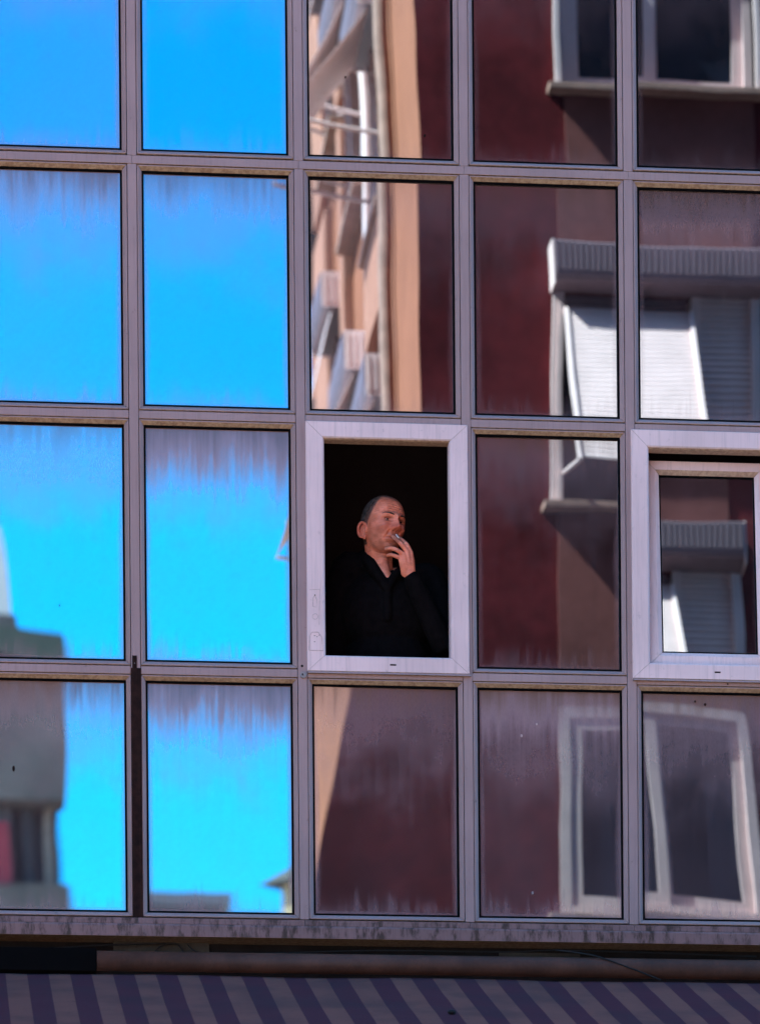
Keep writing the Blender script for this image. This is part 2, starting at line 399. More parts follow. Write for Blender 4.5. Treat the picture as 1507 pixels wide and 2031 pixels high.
# ---- the two opening windows: wide white frames clipped over the grid
def opening_frame(x0, x1, z0, z1, ix0, ix1, iz0, iz1):
    fr = empty('window_frame')
    fr.parent = office
    y0 = -0.013
    mid = 0.004
    # mitred bars with unequal widths
    O = [(x0, z0), (x1, z0), (x1, z1), (x0, z1)]; I = [(ix0, iz0), (ix1, iz0), (ix1, iz1), (ix0, iz1)]
    prof = [(0.0, 0.06), (0.0, -0.008), (0.04, y0), (0.86, y0), (0.94, y0 + 0.003), (1.0, y0 + 0.012), (1.0, 0.05), (0.95, 0.05)]
    for k in range(4):
        vs_ = []
        for t, d in prof:
            pa = Vector((O[k][0] + (I[k][0] - O[k][0]) * t, d, O[k][1] + (I[k][1] - O[k][1]) * t)); j = (k + 1) % 4
            pb = Vector((O[j][0] + (I[j][0] - O[j][0]) * t, d, O[j][1] + (I[j][1] - O[j][1]) * t))
            e = (pb - pa).normalized() * 0.0007
            vs_ += [pa + e, pb - e]
        n_ = len(prof)
        fs = [(2 * j, 2 * j + 1, 2 * j + 3, 2 * j + 2) for j in range(n_ - 1)] + [(2 * n_ - 2, 2 * n_ - 1, 1, 0), tuple(2 * j for j in range(n_)), tuple(2 * j + 1 for j in range(n_ - 1, -1, -1))]
        MB().add(vs_, fs).build('frame_bar', MT['pvc'], fr)
    # drain slot in the bottom bar
    xm = (ix0 + ix1) / 2 + 0.02
    MB().box((xm - 0.013, y0 - 0.0012, z0 + 0.030), (xm + 0.013, y0 + 0.004, z0 + 0.036)).build('drain_slot', MT['slot'], fr, bevel=0.001)
    MB().box((xm - 0.014, y0 - 0.0022, z0 + 0.0362), (xm + 0.014, y0 + 0.004, z0 + 0.0375)).build('drain_lip', MT['pvc'], fr)
    # drip strip under the frame
    MB().prism([(y0 - 0.004, z0 - 0.008), (0.03, z0 - 0.008), (0.03, z0 - 0.0006), (y0 - 0.001, z0 - 0.0006)], 'x', x0 + 0.002, x1 + 0.004).build('drip_strip', MT['frame'], fr)
    return fr
w3 = opening_frame(-0.268, 0.424, 6.797, 7.859, -0.189, 0.343, 6.868, 7.784)
w3.name = 'window_frame'; w3['label'] = 'wide white frame standing open round the smoking man'
w5 = opening_frame(1.125, 1.817, 6.795, 7.860, 1.202, 1.740, 6.866, 7.780)
w5['label'] = 'wide white frame with its sash tilted inward at the top'
# glue marks left by old fittings on the left bar of the open window
def mark(pts, name='glue_mark', mat='residue', th=0.0009, r=0.0012):
    MB().tube([(p[0], -0.0135, p[1]) for p in pts], r, 5).build(name, MT[mat], w3)
def q(px, py):
    v = un(px, py, -0.013); return (v.x, v.z)
mark([q(621, 1186), q(620, 1203), q(627.5, 1204.5), q(628, 1190), q(625.5, 1183), q(622.5, 1183), q(621, 1186)], r=0.0009)
MB().ball((*((q(624.5, 1180.5)[0], -0.0132)), q(624.5, 1180.5)[1]), 0.0028, 8, 6).build('screw_hole', MT['slot'], w3)
mark([q(619.5 + 5.5 * (1 + math.cos(t)), 1223 + 5.5 * math.sin(t)) for t in [i * math.pi / 6 for i in range(13)]], r=0.0008)
mark([q(613, 1290), q(614, 1262), q(619, 1254), q(631, 1254), q(638, 1264), q(641, 1291), q(613, 1290)], r=0.0012)
for (a, b) in ((629, 1263), (633, 1260), (624, 1261), (624, 1273)):
    MB().ball((q(a, b)[0], -0.0132, q(a, b)[1]), 0.0032, 8, 6, (1, .3, .8)).build('glue_spot', MT['residue'], w3)
mark([q(614, 1170), q(634, 1169)], r=0.0008)
mark([q(634, 1168), q(633.5, 1200), q(633, 1240)], r=0.0008)

# tilted sash in the right-hand window: hinged at the bottom, top leaning in
sash = empty('sash', (1.471, 0.028, 6.868)); sash.parent = office
sash['label'] = 'white sash hinged at the bottom and leaning inward'
TILT = math.radians(-4.4)
_sm = Matrix.Translation((1.471, 0.028, 6.868)) @ Matrix.Rotation(TILT, 4, 'X')
def sfn(p): return _sm @ p
SW, SH = 0.266, 0.900
SPROF = [(0.0, 0.05), (0.0, 0.003), (0.003, 0.0), (0.040, 0.0), (0.058, 0.014), (0.058, 0.05)]
frame_bars('sash_bar', -SW, SW, 0.0, SH, SPROF, MT['pvc'], sash, fn=sfn)
frame_bars('gasket', -SW, SW, 0.0, SH, [(0.0575, 0.05), (0.0575, 0.0155), (0.064, 0.0150), (0.064, 0.05)], MT['gasket'], sash, fn=sfn)
me = pane_mesh(-SW + 0.06, SW - 0.06, 0.06, SH - 0.06, 0.022, (0.0, 0.0, 0.0, 0.0, 0.0), seed=77)
me.transform(_sm)
sp = link('glass_pane', me, MT['glass'], sash); sp['dirt'] = 0.12; sp['veil'] = 0.03; sp['sky_tint'] = 0.35

# sill: upper strip, fascia, soffit
for c in range(C0, C1):
    bar('sill_strip', (mx_(c) + 0.0004, -0.010, B - 0.0290), (mx_(c + 1) - 0.0004, 0.12, B - 0.0035), MT['sill'], 0.003)
for a, b in ((XL, -0.98), (-0.9794, 0.62), (0.6206, XR)):
    MB().prism([(-0.022, B - 0.0315), (-0.026, B - 0.040), (-0.024, B - 0.0850), (0.16, B - 0.0850), (0.16, B - 0.0315)], 'x', a, b).build('sill_fascia', MT['sill'], office, bevel=0.0015)
# rusted cover strip on the first mullion of the bottom row
x = mx_(1)
rs = MB().box((x - 0.0215, -0.0045, B - 0.03), (x + 0.0215, -0.0002, T[3] + 0.026)).build('rust_strip', MT['rust'], office, bevel=0.001)
rs['label'] = 'rust-brown steel strip over the lowest part of the mullion'
MB().box((x - 0.015, -0.0046, T[3] + 0.0265), (x + 0.004, -0.0002, T[3] + 0.078)).build('strip_tab', MT['rust'], rs)
MB().ball((x - 0.0055, -0.0050, T[3] + 0.0455), 0.0022, 8, 6).build('screw', MT['steel'], rs)
for i in range(14):
    zz = T[3] - 0.03 - i * 0.07
    MB().ball((x + 0.004 + 0.004 * math.sin(i * 9), -0.0048, zz), 0.0035, 8, 6, (1, .35, 1)).build('rivet', MT['rust'], rs)
# plug and hole at the corner of the open window
p = un(601.5, 1338, -0.012)
pl = MB().tube([(p.x, 0.0, p.z), (p.x, -0.0105, p.z)], 0.0135, 16).build('corner_plug', MT['steel'], office)
MB().tube([(p.x - .003, -0.0100, p.z + .004), (p.x - .003, -0.0125, p.z - .003)], 0.003, 8).build('plug_pin', MT['slot'], pl)
p = un(599, 1321, -0.001); MB().ball((p.x, -0.0005, p.z), 0.0055, 10, 6, (1, .3, 1)).build('screw_hole', MT['slot'], office)
p = un(1443, 1357, -0.001); MB().ball((p.x, -0.0005, p.z), 0.004, 10, 6, (1, .3, 1)).build('screw_hole', MT['slot'], office)
# chips and specks on the glass
for (a, b, s, rc) in ((842, 268, .0045, (0, 2)), (685, 152, .003, (0, 2)), (27, 1525, .0055, (3, 0)), (118, 1201, .003, (2, 0)), (1064, 1437, .004, (3, 3)), (1034, 1460, .005, (3, 3)), (1378, 1392, .004, (3, 4)), (1398, 1398, .005, (3, 4)), (1056, 1772, .005, (3, 3))):
    p = un(a, b, 0.026)
    MB().ball((p.x, 0.0235, p.z), s, 8, 6, (1, .25, 1.3 if rc != (3, 0) else 2.2)).build('speck', MT['rust'] if rc != (3, 3) else MT['residue'], PANES[rc])

# the wall under the sill and the bay behind it
bar('lintel_wall', (XL, 0.10, 4.3), (XR, 0.20, B - 0.087), MT['dark'], 0)
bar('lintel_board', (un(225, 1883, .09).x, 0.086, un(225, 1899, .09).z), (un(415, 1883, .09).x, 0.0985, un(225, 1866, .09).z), MT['olive'], 0.001)
bar('lintel_board', (un(990, 1895, .09).x, 0.088, un(990, 1904, .09).z), (un(1150, 1895, .09).x, 0.0985, un(990, 1890, .09).z), MT['olive'], 0.001)
bar('lintel_board', (un(1155, 1895, .09).x, 0.080, un(1155, 1908, .09).z), (un(1285, 1895, .09).x, 0.0985, un(1285, 1904, .09).z), MT['olive'], 0.001)
bar('shop_front', (XL, 0.02, 0.0), (XR, 0.22, 4.298), MT['dark'], 0)
bar('upper_wall', (XL, 0.0, T[0] + 0.038), (XR, 0.25, 26.0), MT['concrete'], 0)  # carried high out of view to cut sky light on the opposite front
# room behind the open windows
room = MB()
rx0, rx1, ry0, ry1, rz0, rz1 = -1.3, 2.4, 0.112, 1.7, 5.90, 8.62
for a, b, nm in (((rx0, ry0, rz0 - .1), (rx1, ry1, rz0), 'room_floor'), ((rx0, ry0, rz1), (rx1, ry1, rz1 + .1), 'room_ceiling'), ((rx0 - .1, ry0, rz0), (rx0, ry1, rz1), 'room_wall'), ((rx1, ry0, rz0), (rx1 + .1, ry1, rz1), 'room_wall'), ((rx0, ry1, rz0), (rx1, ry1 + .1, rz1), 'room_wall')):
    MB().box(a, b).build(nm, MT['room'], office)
# unseen wings and roof, built wide and tall to cut sky light opposite
for a, b, nm in (((-6.9, 0.0, 0.0), (XL - 0.03, 9.0, 26.0), 'sky_block_wing'), ((XR + 0.03, 0.0, 0.0), (18, 9.0, 26.0), 'sky_block_wing'), ((-6.9, 0.0, 26.002), (18, 9.0, 26.2), 'roof'), ((XL - .02, 8.7, 0.0), (XR + .02, 9.0, 26.0), 'back_wall')):
    MB().box(a, b).build(nm, MT['concrete'], office)

# ------------------------------------------------------------------ pipe, cables, awning
pA, pB = un(192, 1908, -0.03), un(1507, 1924, -0.03)
zp = (pA.z + pB.z) / 2
pipe = MB().tube([(pA.x, -0.03, zp), (0.2, -0.03, zp + .001), (1.2, -0.03, zp), (2.6, -0.03, zp)], 0.042, 24).build('roller_pipe', MT['pipe'], None, smooth=True)
tag(pipe, 'brown horizontal pipe between the sill and the striped awning', 'pipe')
bk = MB().box((-2.6, -0.040, zp - 0.045), (pA.x - 0.002, 0.09, zp + 0.052)).build('bracket_box', MT['gasket'], None, bevel=0.004)
tag(bk, 'black box beside the left end of the brown pipe', 'box')
def cable(pts, label, r=0.0035):
    P = [un(*p) for p in pts]; Q = []
    for i in range(len(P) - 1):
        p0, p1, p2, p3 = P[max(i - 1, 0)], P[i], P[i + 1], P[min(i + 2, len(P) - 1)]
        for k in range(6):
            t = k / 6
            Q.append(0.5 * ((2 * p1) + (p2 - p0) * t + (2 * p0 - 5 * p1 + 4 * p2 - p3) * t * t + (3 * p1 - p0 - 3 * p2 + p3) * t ** 3))
    Q.append(P[-1])
    tag(MB().tube(Q, r, 8).build('cable', MT['cable'], None, smooth=True), label, 'cable', 'cables under the sill')
cable([(-40, 1878, .04), (60, 1884, .04), (190, 1876, .05), (330, 1872, .06)], 'thin black cable sagging left of the pipe end')
cable([(1100, 1885, -.02), (1180, 1897, -.06), (1260, 1925, -.08), (1310, 1945, -.09)], 'black cable crossing down over the pipe at the right')
cable([(300, 1898, .06), (320, 1877, .06), (352, 1874, .06), (368, 1898, .06)], 'looped black cable over the greenish board')
cable([(372, 1874, .06), (395, 1890, .05), (470, 1893, .04), (600, 1890, .03), (760, 1886, .03), (1000, 1889, .03), (1130, 1886, .03), (1500, 1898, .04)], 'long black cable running along the top of the pipe')

AW_Y0 = -0.10
aw_top = un(753, 1941, AW_Y0).z
aw_s = un(53, 1938, AW_Y0).x
def awning_material():
    m, n, o = M_('striped_awning_cloth')
    p = N(n, 'ShaderNodeBsdfPrincipled'); p.inputs['Roughness'].default_value = 0.85; p.inputs['Specular IOR Level'].default_value = 0.1
    geo = n.nodes.new('ShaderNodeNewGeometry'); sep = n.nodes.new('ShaderNodeSeparateXYZ'); n.links.new(geo.outputs['Position'], sep.inputs[0])
    t = mth(n, 'FRACT', mth(n, 'DIVIDE', mth(n, 'SUBTRACT', sep.outputs[0], aw_s), 0.1795))
    dk = mth(n, 'SUBTRACT', mapr(n, t, 0.0, 0.012), mapr(n, t, 0.5, 0.512))
    big = noise(n, coords(n), 3.0, 5); fine = noise(n, coords(n, (18, 40, 40)), 1.0, 6, 0.75)
    c = mixc(n, dk, (0.215, 0.084, 0.066), (0.088, 0.027, 0.038))
    c = mixc(n, mth(n, 'MULTIPLY', mapr(n, big, 0.4, 0.7), 0.45), c, (0.045, 0.033, 0.040))
    c = mixc(n, mth(n, 'MULTIPLY', mapr(n, fine, 0.55, 0.75), 0.55), c, (0.040, 0.028, 0.028))
    c = mixc(n, mth(n, 'MULTIPLY', mapr(n, fine, 0.36, 0.26), 0.35), c, (0.18, 0.14, 0.15))
    n.links.new(c, p.inputs['Base Color']); n.links.new(bump(n, fine, 0.4, 0.003), p.inputs['Normal'])
    n.links.new(p.outputs[0], o.inputs[0]); return m
MT['awning'] = awning_material()
aw = empty('awning', (0, AW_Y0, aw_top)); tag(aw, 'faded purple and beige striped awning below the brown pipe', 'awning')
mb = MB(); nx, ny = 160, 40; SL = 0.36
vs_, fs = [], []
for j in range(ny + 1):
    for i in range(nx + 1):
        x = -2.8 + 5.6 * i / nx; d = 2.1 * j / ny
        z = aw_top - d * SL - 0.010 * math.sin(d / 2.1 * math.pi) + 0.006 * mnoise.noise(Vector((x * 1.7, d * 1.3, 0))) + 0.003 * mnoise.noise(Vector((x * 6, d * 5, 3)))
        vs_.append((x, AW_Y0 - d, z))
for j in range(ny):
    for i in range(nx):
        k = j * (nx + 1) + i; fs.append((k, k + 1, k + nx + 2, k + nx + 1))
co = mb.add(vs_, fs).build('canopy', MT['awning'], aw, smooth=True)
so = co.modifiers.new('thickness', 'SOLIDIFY'); so.thickness = 0.003; so.offset = -1
mb = MB(); vs_ = []; fs = []
zf = aw_top - 2.1 * SL
for i in range(nx + 1):
    x = -2.8 + 5.6 * i / nx
    vs_ += [(x, AW_Y0 - 2.103, zf + .002), (x, AW_Y0 - 2.103 - 0.004 * math.sin(x * 9), zf - 0.22 - 0.02 * abs(math.sin(x * math.pi / 0.1795)))]
for i in range(nx): fs.append((2 * i, 2 * i + 2, 2 * i + 3, 2 * i + 1))
va = mb.add(vs_, fs).build('valance', MT['awning'], aw); so = va.modifiers.new('thickness', 'SOLIDIFY'); so.thickness = 0.003
MB().tube([(-2.8, AW_Y0 - 2.09, zf - .03), (2.8, AW_Y0 - 2.09, zf - .03)], 0.025, 12).build('front_bar', MT['white'], aw)
for x in (-2.6, 0.1, 2.6):
    MB().tube([(x, 0.02, aw_top - .9), (x, AW_Y0 - 2.08, zf - .04)], 0.016, 10).build('arm', MT['white'], aw)
p = un(896, 2007, -0.9)
dd = -(p.y - AW_Y0)
# small dark lump of debris on the cloth
tt = (0.62)
lp = un(896, 2006, AW_Y0 - 0.95); lz = aw_top - 0.95 * SL
tag(MB().ball((lp.x, AW_Y0 - 0.95, lz + 0.004), 0.016, 10, 8, (1.1, 0.9, 0.6)).build('debris_lump', MT['cable'], None), 'small dark lump lying on the striped awning', 'debris')

# ------------------------------------------------------------------ opposite apartment block (seen mirrored in the glass)
W, XC = 10.0, 1.37
apt = empty('apartment_block', (8, -14, 0)); tag(apt, 'dark red apartment block with sunlit peach side wall, mirrored in the panes', 'building')
ZT = 24.0
def afn(p): return p
FW = []   # window openings in the front wall
WX0, WX1 = 2.262, 3.610
SILLS = [-0.29 + 2.78 * k for k in range(0, 9)]     # ..., 10.83, 13.61, ...
SILLS[3] = 8.10
def wall_with_holes(name, mat, fn, s0, s1, z0, z1, holes, th=0.25):
    """wall in local (s, n, z): outer face at n = 0, holes = (s0, s1, z0, z1)"""
    xs = sorted({s0, s1} | {h[0] for h in holes} | {h[1] for h in holes}); zs = sorted({z0, z1} | {h[2] for h in holes} | {h[3] for h in holes})
    mb = MB(fn)
    for i in range(len(xs) - 1):
        for j in range(len(zs) - 1):
            a, b, c, d = xs[i], xs[i + 1], zs[j], zs[j + 1]
            if any(h[0] <= a + 1e-6 and b <= h[1] + 1e-6 and h[2] <= c + 1e-6 and d <= h[3] + 1e-6 for h in holes): continue
            mb.add([(a, 0, c), (b, 0, c), (b, 0, d), (a, 0, d)], [(0, 1, 2, 3)])
    for h in holes:
        a, b, c, d = h
        mb.add([(a, 0, c), (b, 0, c), (b, 0, d), (a, 0, d), (a, -th, c), (b, -th, c), (b, -th, d), (a, -th, d)], [(0, 1, 5, 4), (1, 2, 6, 5), (2, 3, 7, 6), (3, 0, 4, 7)])
    return mb.build(name, mat, apt)
front = lambda p: Vector((p.x, -W + p.y, p.z))               # local s = world x, n = towards the glass front
side = lambda p: Vector((XC - p.y, -(W + p.x), p.z))          # local s = distance from the corner, n = into the side street
WH = 1.42
WHK = lambda s: 1.41 if abs(s - 8.10) < .01 else WH
fholes = [(a, b, s, s + WHK(s)) for s in SILLS[1:] for a, b in ((WX0, WX1), (WX0 + 4.4, WX1 + 4.4))]
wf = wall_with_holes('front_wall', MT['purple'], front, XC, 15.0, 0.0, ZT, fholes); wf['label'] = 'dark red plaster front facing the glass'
# grey-brown bands between the windows, one above the other
for k, s in enumerate(SILLS[1:]):
    for dx in (0, 4.4):
        top = SILLS[1:][k + 1] if k + 2 < len(SILLS) else ZT
        MB(front).box((WX0 + dx + 0.02, 0.0005, s + WHK(s) + 0.001), (WX1 + dx - 0.02, 0.012, top - 0.035)).build('spandrel_band', MT['brownband'], wf)

def slats(mb, a, b, p0, p1, pitch=0.045, th=0.012, sw=None):
    """slatted curtain from local (n, z) point p0 (top) to p1 (bottom) between s = a and b"""
    p0, p1 = Vector(p0), Vector(p1); L = (p1 - p0).length; t = (p1 - p0) / L; nrm = Vector((-t.y, t.x))
    if nrm.x < 0: nrm = -nrm
    k = int(L / pitch)
    for i in range(k):
        if sw is not None: mb = MB(sw[0])
        u0 = p0 + t * (i * pitch); u1 = p0 + t * ((i + 1) * pitch - 0.004); um = p0 + t * ((i + 0.5) * pitch)
        pr = [u0, u0 + nrm * th * 0.45, um + nrm * th, u1 + nrm * th * 0.45, u1]
        n_ = len(pr)
        mb.add([(a, q_.x, q_.y) for q_ in pr] + [(b, q_.x, q_.y) for q_ in pr],
               [(j, (j + 1) % n_, n_ + (j + 1) % n_, n_ + j) for j in range(n_)] + [tuple(range(n_ - 1, -1, -1)), tuple(range(n_, 2 * n_))])
        if sw is not None: mb.build('slat', MT['slat'], sw[1])
    return mb

def apt_window(fn, s0, s1, z, h, kind, parent, boxd=0.21, proj=0.55, drop=1.02):
    """kind: bare | awning | closed | half  -- s0..s1 along the wall, z = sill level"""
    fr = MB(fn)
    flush = kind == 'flush'
    fw, dn = (0.07, 0.012) if flush else (0.06, -0.10)
    fr.box((s0, dn - .05, z), (s1, dn, z + fw)); fr.box((s0, dn - .05, z + h - fw), (s1, dn, z + h))
    fr.box((s0, dn - .05, z + fw), (s0 + fw, dn, z + h - fw)); fr.box((s1 - fw, dn - .05, z + fw), (s1, dn, z + h - fw))
    win = fr.build('window', MT['white'], parent)
    sm = (s0 + s1) / 2
    for a, b, o in ((s0 + fw, sm + 0.025, 0.0), (sm - 0.025, s1 - fw, -0.03)):
        if kind == 'awning' and o == 0.0: continue      # this casement stands open: a black sheet paints in the unlit room
        sb = MB(fn)
        f2 = 0.075
        sb.box((a, dn - .045 + o, z + fw), (b, dn - .008 + o, z + fw + f2)); sb.box((a, dn - .045 + o, z + h - fw - f2), (b, dn - .008 + o, z + h - fw))
        sb.box((a, dn - .045 + o, z + fw + f2), (a + f2, dn - .008 + o, z + h - fw - f2)); sb.box((b - f2, dn - .045 + o, z + fw + f2), (b, dn - .008 + o, z + h - fw - f2))
        sb.build('casement', MT['white'], win)
        MB(fn).box((a + f2, dn - .04 + o, z + fw + f2), (b - f2, dn - .03 + o, z + h - fw - f2)).build('pane', MT['darkglass'], win)
    MB(fn).box((s0 - 0.09, -0.12, z - 0.045), (s1 + 0.09, 0.13, z - 0.001)).build('sill', MT['stone'], win, bevel=0.006)
    MB(fn).box((s0 + .01, -0.24 if kind == 'awning' else -0.4, z + .01), (s1 - .01, -0.22 if kind == 'awning' else -0.38, z + h - .01)).build('black_room_sheet', MT['slot'], win)  # near-black sheet in place of the unlit room behind
    # painted reveal lining that stands proud of the wall
    if not flush:
     lin = MB(fn); lin.box((s0 - 0.035, -0.10, z), (s0, 0.035, z + h)); lin.box((s1, -0.10, z), (s1 + 0.035, 0.035, z + h)); lin.build('reveal_lining', MT['slat'], win)
    if kind not in ('bare', 'flush'):
        zb = z + h
        bx = MB(fn)
        prof = [(-0.02, zb + 0.02), (-0.02, zb + 0.285), (boxd - 0.02, zb + 0.285), (boxd, zb + 0.27), (boxd, zb + 0.06), (boxd - 0.02, zb + 0.03), (0.03, zb - 0.005)]
        bx.prism([(p_[0], p_[1]) for p_ in prof], 'x', s0 - 0.04, s1 + 0.04).build('shutter_box', MT['boxgrey'], win)
        rb = MB(fn); k = 34
        for i in range(k):
            a = s0 - 0.04 + (s1 - s0 + 0.08) * i / k
            if kind == 'awning': rb = MB(fn)
            rb.box((a, boxd - 0.003, zb + 0.085), (a + (s1 - s0 + .1) / k * 0.6, boxd + 0.008, zb + 0.272))
            if kind == 'awning': rb.build('box_rib', MT['boxgrey'], win)
        if kind != 'awning': rb.build('box_ribs', MT['boxgrey'], win)
        MB(fn).box((s0 - 0.052, -0.01, zb - 0.005), (s0 - 0.041, boxd - 0.005, zb + 0.285)).build('box_end', MT['slat'], win)
        MB(fn).box((s1 + 0.041, -0.01, zb - 0.005), (s1 + 0.052, boxd - 0.005, zb + 0.285)).build('box_end', MT['slat'], win)
        xp = s0 + (s1 - s0) * 0.70
        for a, b in ((s0 + 0.0, s0 + 0.035), (xp - 0.03, xp + 0.03), (s1 - 0.035, s1 - 0.0)):
            MB(fn).box((a, 0.0 - .06, z + 0.001), (b, 0.045, zb - 0.006)).build('guide_rail', MT['slat'], win)
        if kind == 'awning':
            top = (0.05, zb - 0.12); bot = (0.05 + proj, zb - 0.12 - drop)
            slats(MB(fn), s0 + 0.06, xp - 0.055, (-0.03, zb), (-0.03, zb - .16)).build('shutter_curtain', MT['boxgrey'], win)  # top slats in box grey: shade under the box put into colour
            slats(None, s0 + 0.06, xp - 0.055, top, bot, sw=(fn, win))
            for a in (s0 + 0.035, xp - 0.055):
                MB(fn).add([(a, top[0] - .01, top[1]), (a + .025, top[0] - .01, top[1]), (a + .025, top[0] + .03, top[1]), (a, top[0] + .03, top[1]),
                            (a, bot[0] - .01, bot[1]), (a + .025, bot[0] - .01, bot[1]), (a + .025, bot[0] + .03, bot[1]), (a, bot[0] + .03, bot[1])],
                           [(0, 1, 2, 3), (7, 6, 5, 4), (0, 4, 5, 1), (1, 5, 6, 2), (2, 6, 7, 3), (3, 7, 4, 0)]).build('shutter_rail', MT['slat'], win)
                MB(fn).tube([(a + .012, 0.03, bot[1] + 0.16), (a + .012, bot[0], bot[1])], 0.014, 8).build('shutter_arm', MT['slat'], win)
            slats(None, xp + 0.03, s1 - 0.035, (0.015, zb), (0.015, z + 0.01), sw=(fn, win))
        elif kind == 'closed':
            slats(MB(fn), s0 + 0.035, xp - 0.03, (0.015, zb), (0.015, z + 0.01)).build('shutter_curtain', MT['slat'], win)
            slats(MB(fn), xp + 0.03, s1 - 0.035, (0.015, zb), (0.015, z + 0.25)).build('shutter_curtain', MT['slat'], win)
        elif kind == 'sideblind':
            for i in range(4):
                MB(fn).box((s0 - 0.058, 0.02 + i * boxd * .24, zb + 0.03), (s0 - 0.0521, 0.02 + i * boxd * .24 + .022, zb + 0.26)).build('box_rib', MT['slat'], win)
            top = (boxd * 0.6, zb); bot = (boxd * 0.6 + proj, zb - drop)
            slats(MB(fn), s0 + 0.03, s1 - 0.03, top, bot, 0.06).build('shutter_curtain', MT['slat'], win)
            for a in (s0 + 0.0, s1 - 0.03):
                MB(fn).tube([(a, 0.03, bot[1] - 0.1), (a, bot[0], bot[1])], 0.015, 8).build('shutter_arm', MT['slat'], win)
    return win
kinds = {1: 'bare', 2: 'bare', 3: 'flush', 4: 'awning', 5: 'bare', 6: 'closed', 7: 'closed', 8: 'closed'}
for k in range(1, 9):
    apt_window(front, WX0, WX1, SILLS[k], WHK(SILLS[k]), kinds[k], apt, proj=0.74, drop=1.26)
    apt_window(front, WX0 + 4.4, WX1 + 4.4, SILLS[k], WHK(SILLS[k]), 'closed' if k % 2 else 'bare', apt)
# sunlit side wall
sholes = []
swin = []
for k in range(2, 9):
    z = SILLS[k] - 0.05
    swin.append((1.75, 2.85, z, 'sideblind', 0.60, 0.85))
    swin.append((5.0, 6.1, z + 1.85 if k < 8 else z, 'sideblind', 0.22, 0.95))
for k in range(2, 8):
    z = SILLS[k] - 0.05
    swin.append((3.35, 4.55, z + 0.75, 'sideblind', 0.40, 0.80))
for a, b, z, kd, pj, dr in swin: sholes.append((a, b, z, z + 1.35))
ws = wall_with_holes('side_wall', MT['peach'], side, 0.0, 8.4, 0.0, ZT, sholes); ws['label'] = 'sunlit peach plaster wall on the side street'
for a, b, z, kd, pj, dr in swin: apt_window(side, a, b, z, 1.35, kd, apt, proj=pj, drop=dr)
# pale loggia panels and a downpipe between the side windows
for k in range(2, 8):
    z = SILLS[k] - 0.05
    for a, b, n0 in ((3.12, 3.28, .05), (4.66, 4.95, .08), (6.2, 7.2, .07)):
        MB(side).box((a, 0.001, z - .9), (b, n0, z + 1.70)).build('loggia_panel', (MT['slat'] if a < 4 else MT['loggia']), apt, bevel=.01)
    MB(side).box((1.74, 0.001, z - .75), (2.86, 0.09, z - .06)).build('window_apron', MT['loggia'], apt)
    MB(side).box((7.25, 0.001, z - 1.1), (8.3, 0.14, z + .2)).build('balcony_front', MT['eave'], apt)
MB(side).tube([(1.52, .07, 1.0), (1.52, .07, 23.5)], .05, 10).build('downpipe', MT['stone'], apt)
# floor slabs showing past the far end of the side wall
for k in range(3, 9):
    z = SILLS[k] - 0.55
    sl = MB(side).box((7.3, 0.001, z), (8.4, 0.16, z + 0.30)).build('floor_slab', MT['eave'], apt)
    MB(side).box((7.6, 0.001, z + .301), (8.4, 0.10, z + 1.1)).build('parapet', MT['concrete'], sl)
MB().box((XC + 0.001, -(W + 8.4), ZT), (15.0, -W, ZT + 0.3)).build('roof', MT['concrete'], apt)
MB().box((XC + 0.26, -(W + 8.4), 0.0), (15.0, -(W + 8.15), ZT)).build('back_wall', MT['peach'], apt)
MB().box((14.75, -(W + 8.1), 0.0), (15.0, -W - .01, ZT)).build('end_wall', MT['peach'], apt)

# ------------------------------------------------------------------ farther buildings
def V(px, py, Y):
    p_ = un(px, py, Y); return Vector((p_.x, -Y, p_.z))
YB = 64.0
fb = empty('far_block', (-6, -YB, 0)); tag(fb, 'grey block of flats with balconies, mirrored in the leftmost panes', 'building')
e = V(134, 1290, YB)
MB().box((-18, -YB - 12, 0), (e.x - 0.12, -YB, e.z - 0.55)).build('wall', MT['farwall'], fb)
MB().box((-18, -YB - 12, e.z - 0.549), (e.x, -YB + .6, e.z)).build('roof', MT['olive'], fb)
tw = V(34, 1040, YB)
MB().box((-8, -YB - 8, e.z + .001), (tw.x, -YB - 1, tw.z)).build('roof_room', MT['white'], fb)
MB().box((-8, -YB - 7.5, e.z + .001), (tw.x + .12, -YB - .95, e.z + 0.7)).build('roof_room_base', MT['farwall'], fb)
for k in range(8):
    z = e.z - 3.1 - k * 3.9
    b = MB().box((-12, -YB + .002, z), (e.x - 0.02, -YB + 1.0, z + 0.25)).build('balcony', MT['farwall'], fb)
    MB().box((-12, -YB + .94, z + .251), (e.x - 0.02, -YB + 1.0, z + 2.2)).build('balcony_screen', MT['farwall'], b)
    MB().box((e.x - 0.08, -YB + .002, z + .251), (e.x - 0.02, -YB + .93, z + 2.2)).build('balcony_screen', MT['farwall'], b)
    for q_ in range(6):
        x = e.x - 0.42 - q_ * .34 - (.1 if q_ % 3 else 0)
        MB().box((x, -YB + .1, z - 1.72), (x + .17 + .05 * (q_ % 2), -YB + .3 + .1 * (q_ % 3), z - .002)).build('hanging_cloth', MT[('stone', 'eave', 'farwall', 'concrete')[q_ % 4]], fb)
MB().box((-10, -YB + .3, V(10, 1690, YB).z - 4), (V(24, 1750, YB).x, -YB + .7, V(10, 1650, YB).z)).build('sunshade', MT['redcloth'], fb)

